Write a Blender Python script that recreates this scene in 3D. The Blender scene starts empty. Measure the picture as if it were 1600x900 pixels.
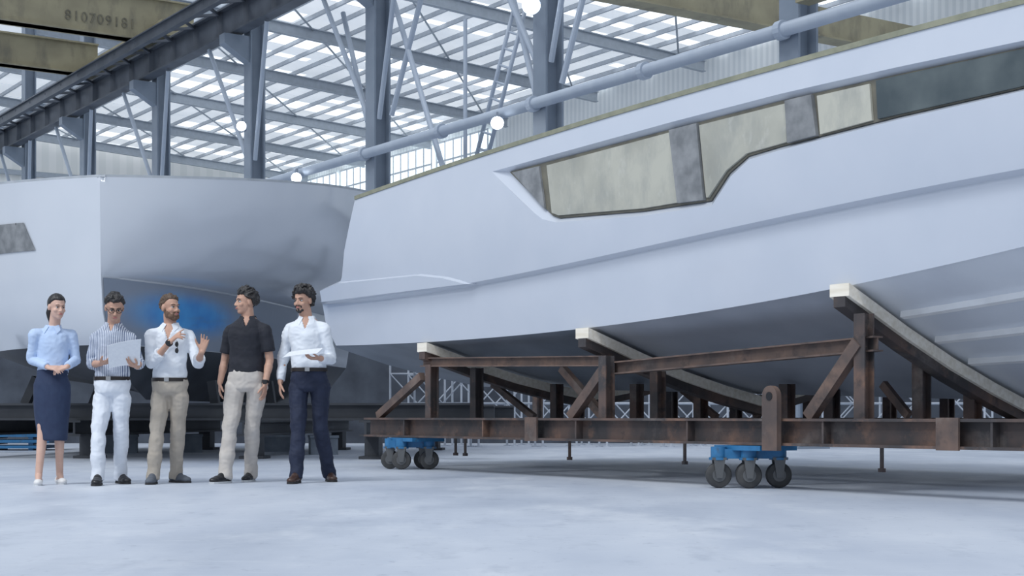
import bpy, bmesh, math, random
import numpy as np
from mathutils import Vector as V, Matrix, noise
random.seed(3)
scene=bpy.context.scene
C=scene.collection
PI=math.pi
try:
    scene.view_settings.view_transform='Standard'; scene.view_settings.look='None'
except Exception: pass

# ------------------------------------------------------------------ materials
def mat(name,c,rough=.6,metal=0,c2=None,scale=5,bump=0,emit=0,lo=.35,hi=.65,stretch=(1,1,1),coat=0,spec=.5):
    m=bpy.data.materials.new(name); m.use_nodes=True
    nt=m.node_tree; b=nt.nodes['Principled BSDF']
    b.inputs['Roughness'].default_value=rough; b.inputs['Metallic'].default_value=metal
    b.inputs['Specular IOR Level'].default_value=spec
    b.inputs['Coat Weight'].default_value=coat; b.inputs['Coat Roughness'].default_value=.12
    if c2 is None: c2=tuple(x*.9 for x in c)
    tc=nt.nodes.new('ShaderNodeTexCoord'); mp=nt.nodes.new('ShaderNodeMapping'); mp.inputs['Scale'].default_value=stretch
    n=nt.nodes.new('ShaderNodeTexNoise'); n.inputs['Scale'].default_value=scale; n.inputs['Detail'].default_value=5
    r=nt.nodes.new('ShaderNodeValToRGB')
    r.color_ramp.elements[0].position=lo; r.color_ramp.elements[0].color=(*c,1)
    r.color_ramp.elements[1].position=hi; r.color_ramp.elements[1].color=(*c2,1)
    L=nt.links.new
    L(tc.outputs['Object'],mp.inputs[0]); L(mp.outputs[0],n.inputs['Vector']); L(n.outputs['Fac'],r.inputs[0]); L(r.outputs[0],b.inputs['Base Color'])
    if bump:
        bp=nt.nodes.new('ShaderNodeBump'); bp.inputs['Strength'].default_value=bump; bp.inputs['Distance'].default_value=.02
        L(n.outputs['Fac'],bp.inputs['Height']); L(bp.outputs[0],b.inputs['Normal'])
    if emit:
        L(r.outputs[0],b.inputs['Emission Color']); b.inputs['Emission Strength'].default_value=emit
    return m
def add_grime(m,c,scale,stretch,lo,hi,amount):
    nt=m.node_tree; b=nt.nodes['Principled BSDF']; L=nt.links.new
    src=b.inputs['Base Color'].links[0].from_socket
    tc=nt.nodes.new('ShaderNodeTexCoord'); mp=nt.nodes.new('ShaderNodeMapping'); mp.inputs['Scale'].default_value=stretch; mp.inputs['Location'].default_value=(3.3,1.7,.4)
    n=nt.nodes.new('ShaderNodeTexNoise'); n.inputs['Scale'].default_value=scale; n.inputs['Detail'].default_value=8; n.inputs['Roughness'].default_value=.65
    mr=nt.nodes.new('ShaderNodeMapRange'); mr.inputs['From Min'].default_value=lo; mr.inputs['From Max'].default_value=hi; mr.inputs['To Max'].default_value=amount
    mx=nt.nodes.new('ShaderNodeMix'); mx.data_type='RGBA'
    L(tc.outputs['Object'],mp.inputs[0]); L(mp.outputs[0],n.inputs['Vector']); L(n.outputs['Fac'],mr.inputs['Value']); L(mr.outputs[0],mx.inputs['Factor'])
    L(src,mx.inputs['A']); mx.inputs['B'].default_value=(*c,1); L(mx.outputs['Result'],b.inputs['Base Color'])
    return m
def tint_around(m,c,center,scl,r0,r1):
    nt=m.node_tree; b=nt.nodes['Principled BSDF']; L=nt.links.new
    src=b.inputs['Base Color'].links[0].from_socket
    tc=nt.nodes.new('ShaderNodeTexCoord'); mp=nt.nodes.new('ShaderNodeMapping'); mp.inputs['Scale'].default_value=scl
    d=nt.nodes.new('ShaderNodeVectorMath'); d.operation='DISTANCE'; d.inputs[1].default_value=tuple(a*s for a,s in zip(center,scl))
    mr=nt.nodes.new('ShaderNodeMapRange'); mr.interpolation_type='SMOOTHSTEP'; mr.inputs['From Min'].default_value=r0; mr.inputs['From Max'].default_value=r1
    mx=nt.nodes.new('ShaderNodeMix'); mx.data_type='RGBA'
    L(tc.outputs['Object'],mp.inputs[0]); L(mp.outputs[0],d.inputs[0]); L(d.outputs['Value'],mr.inputs['Value']); L(mr.outputs[0],mx.inputs['Factor'])
    L(src,mx.inputs['A']); mx.inputs['B'].default_value=(*c,1); L(mx.outputs['Result'],b.inputs['Base Color'])
def band_mat(name,c,c2,direction,scale,pos=.5,rough=.7,bump=0,soft=.08):
    m=bpy.data.materials.new(name); m.use_nodes=True
    nt=m.node_tree; b=nt.nodes['Principled BSDF']; b.inputs['Roughness'].default_value=rough
    tc=nt.nodes.new('ShaderNodeTexCoord'); w=nt.nodes.new('ShaderNodeTexWave'); w.bands_direction=direction
    w.inputs['Scale'].default_value=scale; w.inputs['Distortion'].default_value=0
    r=nt.nodes.new('ShaderNodeValToRGB')
    r.color_ramp.elements[0].position=pos-soft; r.color_ramp.elements[0].color=(*c,1)
    r.color_ramp.elements[1].position=pos+soft; r.color_ramp.elements[1].color=(*c2,1)
    L=nt.links.new
    L(tc.outputs['Object'],w.inputs['Vector']); L(w.outputs['Fac'],r.inputs[0]); L(r.outputs[0],b.inputs['Base Color'])
    if bump:
        bp=nt.nodes.new('ShaderNodeBump'); bp.inputs['Strength'].default_value=bump; bp.inputs['Distance'].default_value=.05
        L(w.outputs['Fac'],bp.inputs['Height']); L(bp.outputs[0],b.inputs['Normal'])
    return m
MT={}
MT['floor']=mat('floor_concrete',(.59,.635,.71),.44,c2=(.48,.53,.62),scale=1.1,bump=.15,lo=.36,hi=.64,stretch=(1,.4,1),spec=.5)
add_grime(MT['floor'],(.34,.39,.48),.5,(.9,.4,1),.5,.68,.7); add_grime(MT['floor'],(.70,.735,.79),1.3,(1,.45,1),.54,.70,.6); add_grime(MT['floor'],(.33,.375,.46),3.2,(1,.5,1),.57,.72,.55); add_grime(MT['floor'],(.28,.32,.40),13,(1,.6,1),.60,.74,.6); add_grime(MT['floor'],(.72,.75,.80),9,(.25,2.2,1),.58,.74,.55)
MT['hull']=mat('hull_gelcoat',(.59,.63,.705),.22,c2=(.555,.60,.68),scale=1.2,coat=.55)
MT['hull1']=mat('hull_primer',(.62,.655,.71),.2,c2=(.58,.62,.68),scale=.8,coat=.6)
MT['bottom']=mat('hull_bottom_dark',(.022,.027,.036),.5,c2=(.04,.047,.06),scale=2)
MT['bottom2']=mat('hull_bottom_lit',(.80,.84,.90),.35,c2=(.72,.76,.83),scale=1.5,coat=.3)  # lit tone of the bottom, towards the bow
MT['bottom3']=mat('hull_bottom_half_shaded',(.44,.47,.53),.4,c2=(.36,.39,.45),scale=1.5,coat=.2)  # same bottom, under-hull shadow put into the colour
MT['bottom4']=mat('hull_bottom_shaded',(.22,.25,.30),.45,c2=(.16,.19,.23),scale=1.5)  # same bottom with the deepest under-hull shadow painted in
MT['strake']=mat('strake_white',(.95,.96,.97),.4)
MT['rim']=mat('raw_laminate_edge',(.22,.23,.17),.7,c2=(.30,.30,.22),scale=9)
MT['rim1']=mat('pale_laminate_edge',(.42,.45,.48),.7,c2=(.52,.55,.58),scale=5)
MT['film']=mat('blue_masking_film',(.01,.21,.58),.3,c2=(.04,.32,.70),scale=2.2,bump=.2)
add_grime(MT['film'],(.08,.17,.30),1.6,(.5,.5,3),.50,.68,.6)
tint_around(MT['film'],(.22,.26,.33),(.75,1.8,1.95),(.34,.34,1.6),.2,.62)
MT['pane']=mat('cream_window_cover',(.50,.495,.425),.55,c2=(.32,.32,.28),scale=1.6,lo=.40,hi=.74)
add_grime(MT['pane'],(.30,.31,.29),4,(1,1,.5),.46,.70,.7); add_grime(MT['pane'],(.58,.58,.53),9,(1,1,.6),.58,.74,.5)
MT['wgrey']=mat('window_laminate_grey',(.17,.18,.19),.6,c2=(.28,.29,.30),scale=7)
MT['wdark']=mat('window_dark_teal',(.055,.075,.085),.35,c2=(.11,.135,.14),scale=2.5)
MT['wback']=mat('window_backing',(.12,.115,.095),.6,c2=(.19,.18,.14),scale=5)
MT['rust']=mat('rusty_steel',(.06,.054,.056),.6,c2=(.15,.098,.08),scale=2.2,bump=.15,lo=.42,hi=.66,metal=.1)
add_grime(MT['rust'],(.25,.145,.10),3.5,(1,1,1),.54,.70,.8); add_grime(MT['rust'],(.03,.03,.034),6,(1,1,1),.56,.7,.7); add_grime(MT['rust'],(.22,.19,.175),1.8,(1,1,1),.56,.72,.7)
MT['rustb']=mat('rust_brown_steel',(.19,.125,.098),.7,c2=(.09,.07,.065),scale=4,bump=.15)
add_grime(MT['rustb'],(.04,.038,.04),5,(1,1,1),.52,.68,.7); add_grime(MT['rustb'],(.24,.21,.19),2.2,(1,1,1),.56,.72,.6)
MT['wood']=mat('pale_timber',(.97,.91,.80),.7,c2=(.82,.75,.62),scale=5,stretch=(.4,5,5))
MT['steel']=mat('blue_grey_steel',(.21,.255,.315),.5,c2=(.25,.295,.36),scale=1.5)
MT['lsteel']=mat('light_blue_steel',(.45,.51,.59),.5,c2=(.40,.46,.55),scale=2)
MT['dsteel']=mat('dark_blue_steel',(.06,.072,.092),.55,c2=(.095,.11,.135),scale=1.2)
MT['dsteel2']=mat('near_black_steel',(.028,.033,.042),.6,c2=(.05,.055,.065),scale=2)
MT['white_st']=mat('pale_purlin_steel',(.56,.60,.65),.5)
MT['win_st']=mat('white_window_bars',(.72,.76,.8),.5)
MT['raft']=mat('rafter_steel',(.43,.475,.53),.5)
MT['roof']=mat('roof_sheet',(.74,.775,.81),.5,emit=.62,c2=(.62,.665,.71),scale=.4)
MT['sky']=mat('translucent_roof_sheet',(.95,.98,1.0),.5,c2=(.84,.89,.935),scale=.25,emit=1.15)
MT['yellow']=mat('crane_paint',(.38,.34,.22),.55,c2=(.28,.25,.165),scale=.8)
add_grime(MT['yellow'],(.15,.14,.11),1.5,(1,1,.4),.5,.7,.7)
MT['ink']=mat('worn_lettering',(.13,.12,.09),.7,c2=(.22,.20,.14),scale=6)
MT['siding']=band_mat('wall_siding',(.88,.90,.90),(.77,.80,.81),'X',.9,bump=.3)
MT['siding2']=band_mat('end_wall_siding',(.94,.93,.90),(.87,.87,.84),'X',.35,bump=.3)
MT['part']=mat('dark_partition',(.045,.053,.07),.8,c2=(.085,.10,.125),scale=1.5)
MT['glass']=mat('bright_window_panes',(.85,.95,1),.3,emit=1.2)
MT['blue']=mat('bright_blue_paint',(.02,.15,.33),.45,c2=(.035,.18,.38),scale=8)
add_grime(MT['blue'],(.05,.07,.09),12,(1,1,1),.55,.7,.6)
MT['tire']=mat('dark_wheel',(.035,.037,.04),.55,c2=(.06,.06,.06),scale=12)
MT['hub']=mat('wheel_hub_steel',(.14,.145,.15),.45,metal=.4)
MT['lamp']=mat('lamp_glow',(.9,.96,1),.4,emit=18)
MT['black']=mat('black_plastic',(.012,.013,.016),.4)
MT['conc']=mat('grey_concrete_block',(.22,.26,.31),.85,c2=(.16,.19,.23),scale=6,bump=.2)
MT['scaf']=mat('galvanised_tube',(.56,.60,.66),.45,metal=.1,c2=(.42,.46,.52),scale=3)
MT['skinf']=mat('skin_fair',(.66,.43,.34),.55,c2=(.61,.385,.30),scale=14)
MT['skint']=mat('skin_tan',(.55,.33,.24),.55,c2=(.50,.29,.21),scale=14)
MT['hairk']=mat('black_hair',(.012,.011,.012),.45,c2=(.03,.027,.027),scale=60,bump=.5,stretch=(1,1,.3))
MT['hairb']=mat('brown_hair',(.07,.042,.028),.55,c2=(.11,.07,.045),scale=60,bump=.5,stretch=(1,1,.3))
MT['beard']=mat('brown_beard',(.13,.075,.05),.8,c2=(.18,.11,.075),scale=70,bump=.5)
MT['eyew']=mat('eye_white',(.7,.7,.7),.3); MT['iris']=mat('eye_dark',(.02,.015,.012),.2)
MT['lips']=mat('lips',(.5,.2,.18),.5)
MT['lblue']=mat('light_blue_blouse',(.44,.56,.77),.75,c2=(.49,.61,.81),scale=10)
MT['navy']=mat('navy_cloth',(.017,.03,.075),.8,c2=(.023,.04,.09),scale=12)
MT['navyt']=mat('dark_navy_trouser_cloth',(.010,.016,.04),.8,c2=(.016,.024,.055),scale=12)
MT['white']=mat('white_cloth',(.77,.81,.86),.8,c2=(.72,.76,.82),scale=10)
MT['whitet']=mat('white_trouser_cloth',(.75,.79,.85),.8,c2=(.69,.73,.80),scale=10)
MT['beige']=mat('beige_cloth',(.45,.40,.34),.85,c2=(.40,.355,.30),scale=10)
MT['lbeige']=mat('light_beige_cloth',(.58,.54,.50),.85,c2=(.52,.48,.44),scale=10)
MT['polo']=mat('black_polo_cloth',(.012,.014,.022),.8,c2=(.018,.02,.03),scale=12)
MT['stripe']=band_mat('striped_shirt_cloth',(.14,.18,.28),(.60,.645,.73),'X',19,pos=.40,rough=.8,soft=.18)
MT['bshoe']=mat('black_leather',(.015,.015,.018),.4)
MT['gshoe']=mat('grey_suede',(.11,.125,.15),.8)
MT['brshoe']=mat('brown_leather',(.06,.03,.022),.4)
MT['wshoe']=mat('white_leather',(.78,.77,.76),.5)
MT['sole']=mat('dark_sole',(.03,.03,.032),.8); MT['wsole']=mat('white_sole',(.6,.62,.64),.7)
MT['belt']=mat('dark_belt',(.022,.016,.014),.45); MT['buckle']=mat('steel_buckle',(.5,.5,.5),.3,metal=.9)
MT['paper']=mat('white_paper',(.80,.83,.87),.7,c2=(.75,.78,.83),scale=40)

# ------------------------------------------------------------------ mesh helper
def frame(p0,p1):
    d=(p1-p0).normalized(); up=V((0,0,1)) if abs(d.z)<.95 else V((0,1,0))
    s=d.cross(up).normalized(); n=s.cross(d)
    return d,s,n
class M:
    def __init__(s): s.v=[]; s.f=[]; s.mi=[]; s.m=0
    def add(s,vs,fs):
        o=len(s.v); s.v+= [tuple(x) for x in vs]
        for f in fs: s.f.append([i+o for i in f]); s.mi.append(s.m)
        return s
    def loft(s,rings,caps=True,closed=True):
        n=len(rings[0]); vs=[p for r in rings for p in r]; fs=[]
        for i in range(len(rings)-1):
            for j in range(n if closed else n-1):
                k=(j+1)%n; fs.append([i*n+j,i*n+k,(i+1)*n+k,(i+1)*n+j])
        if caps:
            for r,idx in ((rings[0],0),(rings[-1],len(rings)-1)):
                c=V((0,0,0))
                for p in r: c+=V(p)
                vs.append(c/n); ci=len(vs)-1
                for j in range(n): fs.append([idx*n+j,idx*n+(j+1)%n,ci])
        return s.add(vs,fs)
    def ext(s,p0,p1,prof):
        p0=V(p0);p1=V(p1);d,a,b=frame(p0,p1);n=len(prof)
        vs=[p0+a*x+b*y for x,y in prof]+[p1+a*x+b*y for x,y in prof]
        fs=[[j,(j+1)%n,(j+1)%n+n,j+n] for j in range(n)]+[list(range(n)),list(range(n,2*n))]
        return s.add(vs,fs)
    def bar(s,p0,p1,w,h): return s.ext(p0,p1,[(-w/2,-h/2),(w/2,-h/2),(w/2,h/2),(-w/2,h/2)])
    def ib(s,p0,p1,w,h,tf=.02,tw=.015):
        w/=2;h/=2;t=tw/2
        return s.ext(p0,p1,[(-w,-h),(w,-h),(w,-h+tf),(t,-h+tf),(t,h-tf),(w,h-tf),(w,h),(-w,h),(-w,h-tf),(-t,h-tf),(-t,-h+tf),(-w,-h+tf)])
    def box(s,c,d,rz=0):
        c=V(c);R=Matrix.Rotation(rz,3,'Z');x,y,z=[q/2 for q in d]
        vs=[c+R@V((i*x,j*y,k*z)) for i in (-1,1) for j in (-1,1) for k in (-1,1)]
        return s.add(vs,[[0,1,3,2],[4,5,7,6],[0,1,5,4],[2,3,7,6],[0,2,6,4],[1,3,7,5]])
    def cap(s,p0,r0,p1,r1,n=12,flat=False,caps=True):
        p0=V(p0);p1=V(p1);d,a,b=frame(p0,p1)
        st=[(p0,r0),(p1,r1)] if flat else [(p0-d*r0*.95,r0*.3),(p0-d*r0*.7,r0*.71),(p0,r0),(p1,r1),(p1+d*r1*.7,r1*.71),(p1+d*r1*.95,r1*.3)]
        return s.loft([[c+a*r*math.cos(2*PI*i/n)+b*r*math.sin(2*PI*i/n) for i in range(n)] for c,r in st])
    def tube(s,p0,p1,r,n=10): return s.cap(p0,r,p1,r,n,True)
    def path(s,pts,r,n=8):
        for a,b in zip(pts[:-1],pts[1:]): s.cap(a,r,b,r,n)
        return s
    def ell(s,c,r,R=None,nu=16,nv=10):
        c=V(c); rings=[]
        for i in range(1,nv):
            th=PI*i/nv
            ring=[]
            for j in range(nu):
                p=V((r[0]*math.sin(th)*math.cos(2*PI*j/nu),r[1]*math.sin(th)*math.sin(2*PI*j/nu),r[2]*math.cos(th)))
                ring.append(c+(R@p if R else p))
            rings.append(ring)
        return s.loft(rings)
    def zloft(s,st,n=28,e=1.0):
        rings=[]
        for z,cx,cy,rx,ry in st:
            ring=[]
            for i in range(n):
                a=2*PI*i/n;ca,sa=math.cos(a),math.sin(a)
                ring.append(V((cx+rx*math.copysign(abs(ca)**e,ca),cy+ry*math.copysign(abs(sa)**e,sa),z)))
            rings.append(ring)
        return s.loft(rings)
    def poly(s,pts0,pts1):
        n=len(pts0)
        return s.add(list(pts0)+list(pts1),[[j,(j+1)%n,(j+1)%n+n,j+n] for j in range(n)]+[list(range(n)),list(range(n,2*n))])
    def grid(s,P):
        a=len(P);b=len(P[0])
        return s.add([p for r in P for p in r],[[i*b+j,i*b+j+1,(i+1)*b+j+1,(i+1)*b+j] for i in range(a-1) for j in range(b-1)])
def chain(o):
    m=Matrix.Identity(4)
    while o: m=o.matrix_basis@m; o=o.parent
    return m
def finish(me,mats,smooth):
    for mm in (mats if isinstance(mats,(list,tuple)) else [mats]): me.materials.append(mm)
    if smooth:
        for p in me.polygons: p.use_smooth=True
        if smooth is not True:
            try: me.set_sharp_from_angle(angle=math.radians(smooth))
            except Exception: pass
def obj(name,m,mats,parent=None,smooth=35,world=False):
    me=bpy.data.meshes.new(name); me.from_pydata(m.v,[],m.f)
    for p,i in zip(me.polygons,m.mi): p.material_index=i
    bm=bmesh.new(); bm.from_mesh(me); bmesh.ops.recalc_face_normals(bm,faces=bm.faces); bm.to_mesh(me); bm.free()
    if world and parent: me.transform(chain(parent).inverted())
    finish(me,mats,smooth)
    o=bpy.data.objects.new(name,me); C.objects.link(o)
    if parent: o.parent=parent
    return o
def tag(o,label,cat,group=None):
    o['label']=label;o['category']=cat
    if group:o['group']=group
    return o
def thing(name,label,cat,loc=(0,0,0),rz=0,group=None):
    o=bpy.data.objects.new(name,None); C.objects.link(o); o.location=loc; o.rotation_euler=(0,0,rz); o.empty_display_size=.2
    return tag(o,label,cat,group)
def struct(name,m,mats,smooth=35):
    o=obj(name,m,mats,None,smooth); o['kind']='structure'; return o
def dup(root,loc,rz=None,label=None):
    def cp(o,par):
        c=o.copy(); C.objects.link(c)
        if par: c.parent=par
        for ch in list(o.children): cp(ch,c)
        return c
    r=cp(root,None); r.location=loc
    if rz is not None: r.rotation_euler=(0,0,rz)
    if label:r['label']=label
    return r
def remesh(m,name,mats,parent,vox=.008,it=3,fn=None,sub=None):
    me=bpy.data.meshes.new('tmp'); me.from_pydata(m.v,[],m.f)
    o=bpy.data.objects.new('tmp',me); C.objects.link(o)
    r=o.modifiers.new('r','REMESH'); r.mode='VOXEL'; r.voxel_size=vox
    s=o.modifiers.new('s','SMOOTH'); s.iterations=it; s.factor=.5
    dg=bpy.context.evaluated_depsgraph_get(); dg.update()
    me2=bpy.data.meshes.new_from_object(o.evaluated_get(dg)); me2.name=name
    bpy.data.objects.remove(o)
    if fn:
        nn=[v.normal.copy() for v in me2.vertices]
        for v,n in zip(me2.vertices,nn): v.co=fn(v.co.copy(),n)
    me2.materials.clear()
    finish(me2,mats,True)
    ob=bpy.data.objects.new(name,me2); C.objects.link(ob); ob.parent=parent
    return ob

# ------------------------------------------------------------------ camera (level camera, rising front lens)
F=2400.; EYE=.6; HZ=650.
cam=bpy.data.cameras.new('camera'); co=bpy.data.objects.new('camera',cam); C.objects.link(co)
cam.sensor_width=36; cam.lens=54; cam.shift_y=200/1600; co.location=(0,0,EYE); co.rotation_euler=(PI/2,0,0); cam.clip_end=400
scene.camera=co
def at(px,py,Y): return V(((px-800)/F*Y,Y,EYE+(HZ-py)/F*Y))

# ------------------------------------------------------------------ hall
hx,hy=-.5567,.8307
C0=V((5.28,28.3,0)); h=V((hx,hy,0)); t=V((hy,-hx,0)); Zv=V((0,0,1))
def H(s,o,z): return C0+h*s+t*o+V((0,0,z))
def roofz(o): return 18.4-.06*max(o,0)
m=M(); m.add([(-70,-12,0),(60,-12,0),(60,130,0),(-70,130,0)],[[0,1,2,3]]); struct('floor',m,MT['floor'],False)
def wall(name,a,b,z0,z1,mm):
    d=(b-a); L=d.length
    me=M(); me.box((L/2,.1,(z0+z1)/2),(L,.2,z1-z0)); o=struct(name,me,mm,False); o.location=a; o.rotation_euler=(0,0,math.atan2(d.y,d.x)); return o
wall('wall_back',H(78,25.8,0),H(-26,25.8,0),0,16.8,MT['siding'])
wall('wall_end',H(74,-34,0),H(74,26,0),0,18.4,MT['siding2'])
wall('wall_partition',V((-17,33.9,0)),V((14.5,33.9,0)),0,2.2,MT['part'])
# ceiling of mixed sheets
m=M()
rs=random.Random(8)
s=6.
k=0
while s<76:
    wd=rs.uniform(.6,1.8) if k%2==0 else rs.uniform(.9,2.6)
    m.m=1 if k%2==0 else 0
    if m.m==1:
        cuts=[-.4]
        while cuts[-1]<26: cuts.append(min(26,cuts[-1]+rs.uniform(2,7)))
    else: cuts=[-.4,26]
    for qi,(o0,o1) in enumerate(zip(cuts[:-1],cuts[1:])):
        if len(cuts)>2: m.m=1 if rs.random()<.72 else 0
        m.add([H(s,o0,roofz(o0)),H(s+wd,o0,roofz(o0)),H(s+wd,o1,roofz(o1)),H(s,o1,roofz(o1))],[[0,1,2,3]])
    m.m=k%2==0 and 1 or 0
    if s>44: m.add([H(s,-34,18.4),H(s+wd,-34,18.4),H(s+wd,-.4,18.4),H(s,-.4,18.4)],[[0,1,2,3]])
    s+=wd;k+=1
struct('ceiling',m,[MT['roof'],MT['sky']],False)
# clerestory windows
wi=1
for s0 in range(50,72,6):
    a=H(s0+5.4,25.62,0);b=H(s0,25.62,0)
    m=M(); m.m=0; m.bar(a+Zv*15.2,b+Zv*15.2,.06,2.2); m.m=1
    for q in range(7):
        p=a.lerp(b,q/6)-t*.06; m.bar(p+Zv*14.05,p+Zv*16.35,.08,.1)
    for z in (14.05,15.2,16.3): m.bar(a-t*.06+Zv*z,b-t*.06+Zv*z,.08,.1)
    struct('window_%d'%wi,m,[MT['glass'],MT['win_st']],False); wi+=1
# trim bands on the end wall
for i,z in enumerate((13.2,15.4)):
    m=M(); m.bar(H(73.75,-30,z),H(73.75,25.5,z),.2,.3); struct('trim_%d'%(i+1),m,MT['raft'],False)
# rafters, purlins
for s in range(16,73,8):
    m=M(); m.ib(H(s,0.3,roofz(.3)-.55),H(s,25.5,roofz(25.5)-.55),.26,.5,.04,.03)
    tag(obj('roof_rafter',m,MT['raft'],None,False),'grey steel rafter crossing under the bright white roof','rafter','roof rafters')
for k in range(21):
    o=.9+1.22*k
    m=M(); m.ext(H(6,o,roofz(o)-.12),H(73.6,o,roofz(o)-.12),[(-.05,-.09),(.05,-.09),(.05,-.075),(-.035,-.075),(-.035,.075),(.05,.075),(.05,.09),(-.05,.09)])
    tag(obj('roof_purlin',m,MT['white_st'],None,False),'long pale steel purlin under the translucent roof sheets','purlin','roof purlins')
for s in range(24,66,8):
    for o in (3,10,17):
        m=M(); m.tube(H(s,o,roofz(o)-.35),H(s+8,o+7,roofz(o+7)-.35),.045,8); tag(obj('roof_brace',m,MT['raft'],None,True),'thin diagonal rod bracing two roof rafters','brace','roof bracing rods')
# columns
names=['thick grey steel column standing nearest, behind the sloping yacht deck edge','grey steel column with floodlight near its top, second nearest','grey steel column rising at the stern corner of the windowed yacht','grey steel column rising just left of the stern corner column, floodlight beside it','grey steel column between two knee braced columns above the left hull','slim grey steel column second from the far end','slimmest grey steel column, farthest away at the left']
for i in range(7):
    b=H(8*i,0,0); r=thing('steel_column',names[i],'column',b,math.atan2(hy,hx),'crane hall columns')
    m=M(); m.ib((0,0,0.03),(0,0,17.9),.5,.5,.05,.05); obj('shaft',m,MT['steel'],r,False)
    m=M(); m.box((0,0,.02),(.8,.8,.04)); obj('base_plate',m,MT['steel'],r,False)
    if i>=1:
        m=M(); m.poly([(-.2,.2,12.45),(-.2,1.1,12.45),(-.2,1.1,12.15),(-.2,.2,11.6)],[(.2,.2,12.45),(.2,1.1,12.45),(.2,1.1,12.15),(.2,.2,11.6)]); obj('corbel',m,MT['steel'],r,False)
        for q in (-1,1):
            m=M(); m.tube((q*.25,.1,8.6),(q*2.2,.6,12.45),.07); obj('knee_brace',m,MT['lsteel'],r)
# runway
r=thing('crane_runway','dark steel crane runway beam climbing across the columns at upper left','runway beam',H(14,-.62,12.5))
m=M(); m.ib(H(12,-.62,12.98),H(73,-.62,12.98),.42,.92,.06,.05)
for s in range(13,73,2): m.bar(H(s,-.62,12.55),H(s,-.62,13.4),.38,.03)
obj('girder',m,MT['dsteel'],r,False,True)
m=M(); m.bar(H(12,-.62,13.5),H(73,-.62,13.5),.08,.12); obj('rail',m,MT['lsteel'],r,False,True)
m=M(); m.ib(H(12,-1.7,13.25),H(73,-1.7,13.25),.2,.4,.04,.03)
for s in range(13,71,2): m.bar(H(s,-.8,13.3),H(s+1,-1.7,13.3),.08,.08); m.bar(H(s+1,-1.7,13.3),H(s+2,-.8,13.3),.08,.08)
obj('surge_girder',m,MT['dsteel'],r,False,True)
# overhead cranes
r=thing('overhead_crane','olive yellow overhead crane with black number on its girder, at upper left','crane',H(30.7,-4,13.6))
for s,hh,oe in ((30.7,1.45,.6),(37,1.15,-.7)):
    m=M(); m.poly([H(s-.25,-33,13.55),H(s-.25,-.9,13.55),H(s-.25,oe,13.95),H(s-.25,oe,13.55+hh),H(s-.25,-33,13.55+hh)],[H(s+.25,-33,13.55),H(s+.25,-.9,13.55),H(s+.25,oe,13.95),H(s+.25,oe,13.55+hh),H(s+.25,-33,13.55+hh)]); m.bar(H(s,-33,13.55+hh),H(s,oe,13.55+hh),.75,.06); m.bar(H(s,-33,13.58),H(s,-.9,13.58),.7,.06)
    obj('girder',m,MT['yellow'],r,False,True)
m=M(); m.bar(H(29.6,-.62,13.9),H(38,-.62,13.9),.5,.55); obj('end_carriage',m,MT['yellow'],r,False,True)
m=M()
for o in range(-32,-1,2): m.tube(H(30.4,o,15),H(30.4,o,16),.03)
m.tube(H(30.4,-33,16),H(30.4,-.7,16),.035);m.tube(H(30.4,-33,15.5),H(30.4,-.7,15.5),.03); obj('handrail',m,MT['yellow'],r,True,True)
fc=bpy.data.curves.new('num','FONT'); fc.body='810709181'; fc.size=.48; fc.extrude=.01; fc.space_character=1.16
fo=bpy.data.objects.new('num',fc); C.objects.link(fo)
dg=bpy.context.evaluated_depsgraph_get(); dg.update(); tm=bpy.data.meshes.new_from_object(fo.evaluated_get(dg)); bpy.data.objects.remove(fo)
Rm=Matrix((t,Zv,-h)).transposed().to_4x4()
tm.transform(Matrix.Translation(H(30.43,-3.98,13.88))@Rm); tm.transform(chain(r).inverted()); tm.materials.clear(); tm.materials.append(MT['ink'])
lo=bpy.data.objects.new('lettering',tm); C.objects.link(lo); lo.parent=r
r=thing('overhead_crane','olive yellow crane girder crossing the far bay at upper right','crane',H(17.2,.6,13.6))
m=M(); m.bar(H(17.2,.4,14),H(17.2,24.6,14),.5,1.0); m.bar(H(17.2,.4,13.5),H(17.2,24.6,13.5),.75,.06); obj('girder',m,MT['yellow'],r,False,True)
m=M(); m.bar(H(15.5,24.4,13.75),H(19,24.4,13.75),.4,.5); obj('end_carriage',m,MT['yellow'],r,False,True)
m=M(); m.ib(H(-20,24.4,13.0),H(73,24.4,13.0),.4,.9,.06,.05); tag(obj('crane_runway',m,MT['raft'],None,False),'grey runway beam along the far siding wall','runway beam')
# pipe along the row
r=thing('service_pipe','long pale blue pipe running along the columns above the hull','pipe',H(-12,-.4,7.65))
m=M(); m.tube(H(-14,-.42,7.65),H(70,-.42,7.65),.13,14)
obj('pipe',m,MT['lsteel'],r,True,True)
for s in range(-12,70,4):
    m=M(); m.tube(H(s-.08,-.42,7.65),H(s+.08,-.42,7.65),.18,14)
    obj('flange',m,MT['lsteel'],r,False,True)
m=M(); m.bar(H(-12,-.3,8.15),H(-.4,-.3,8.15),.35,.2); tag(obj('cable_tray',m,MT['yellow'],None,False),'olive cable tray above the pale blue pipe at upper right','cable tray')
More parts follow.
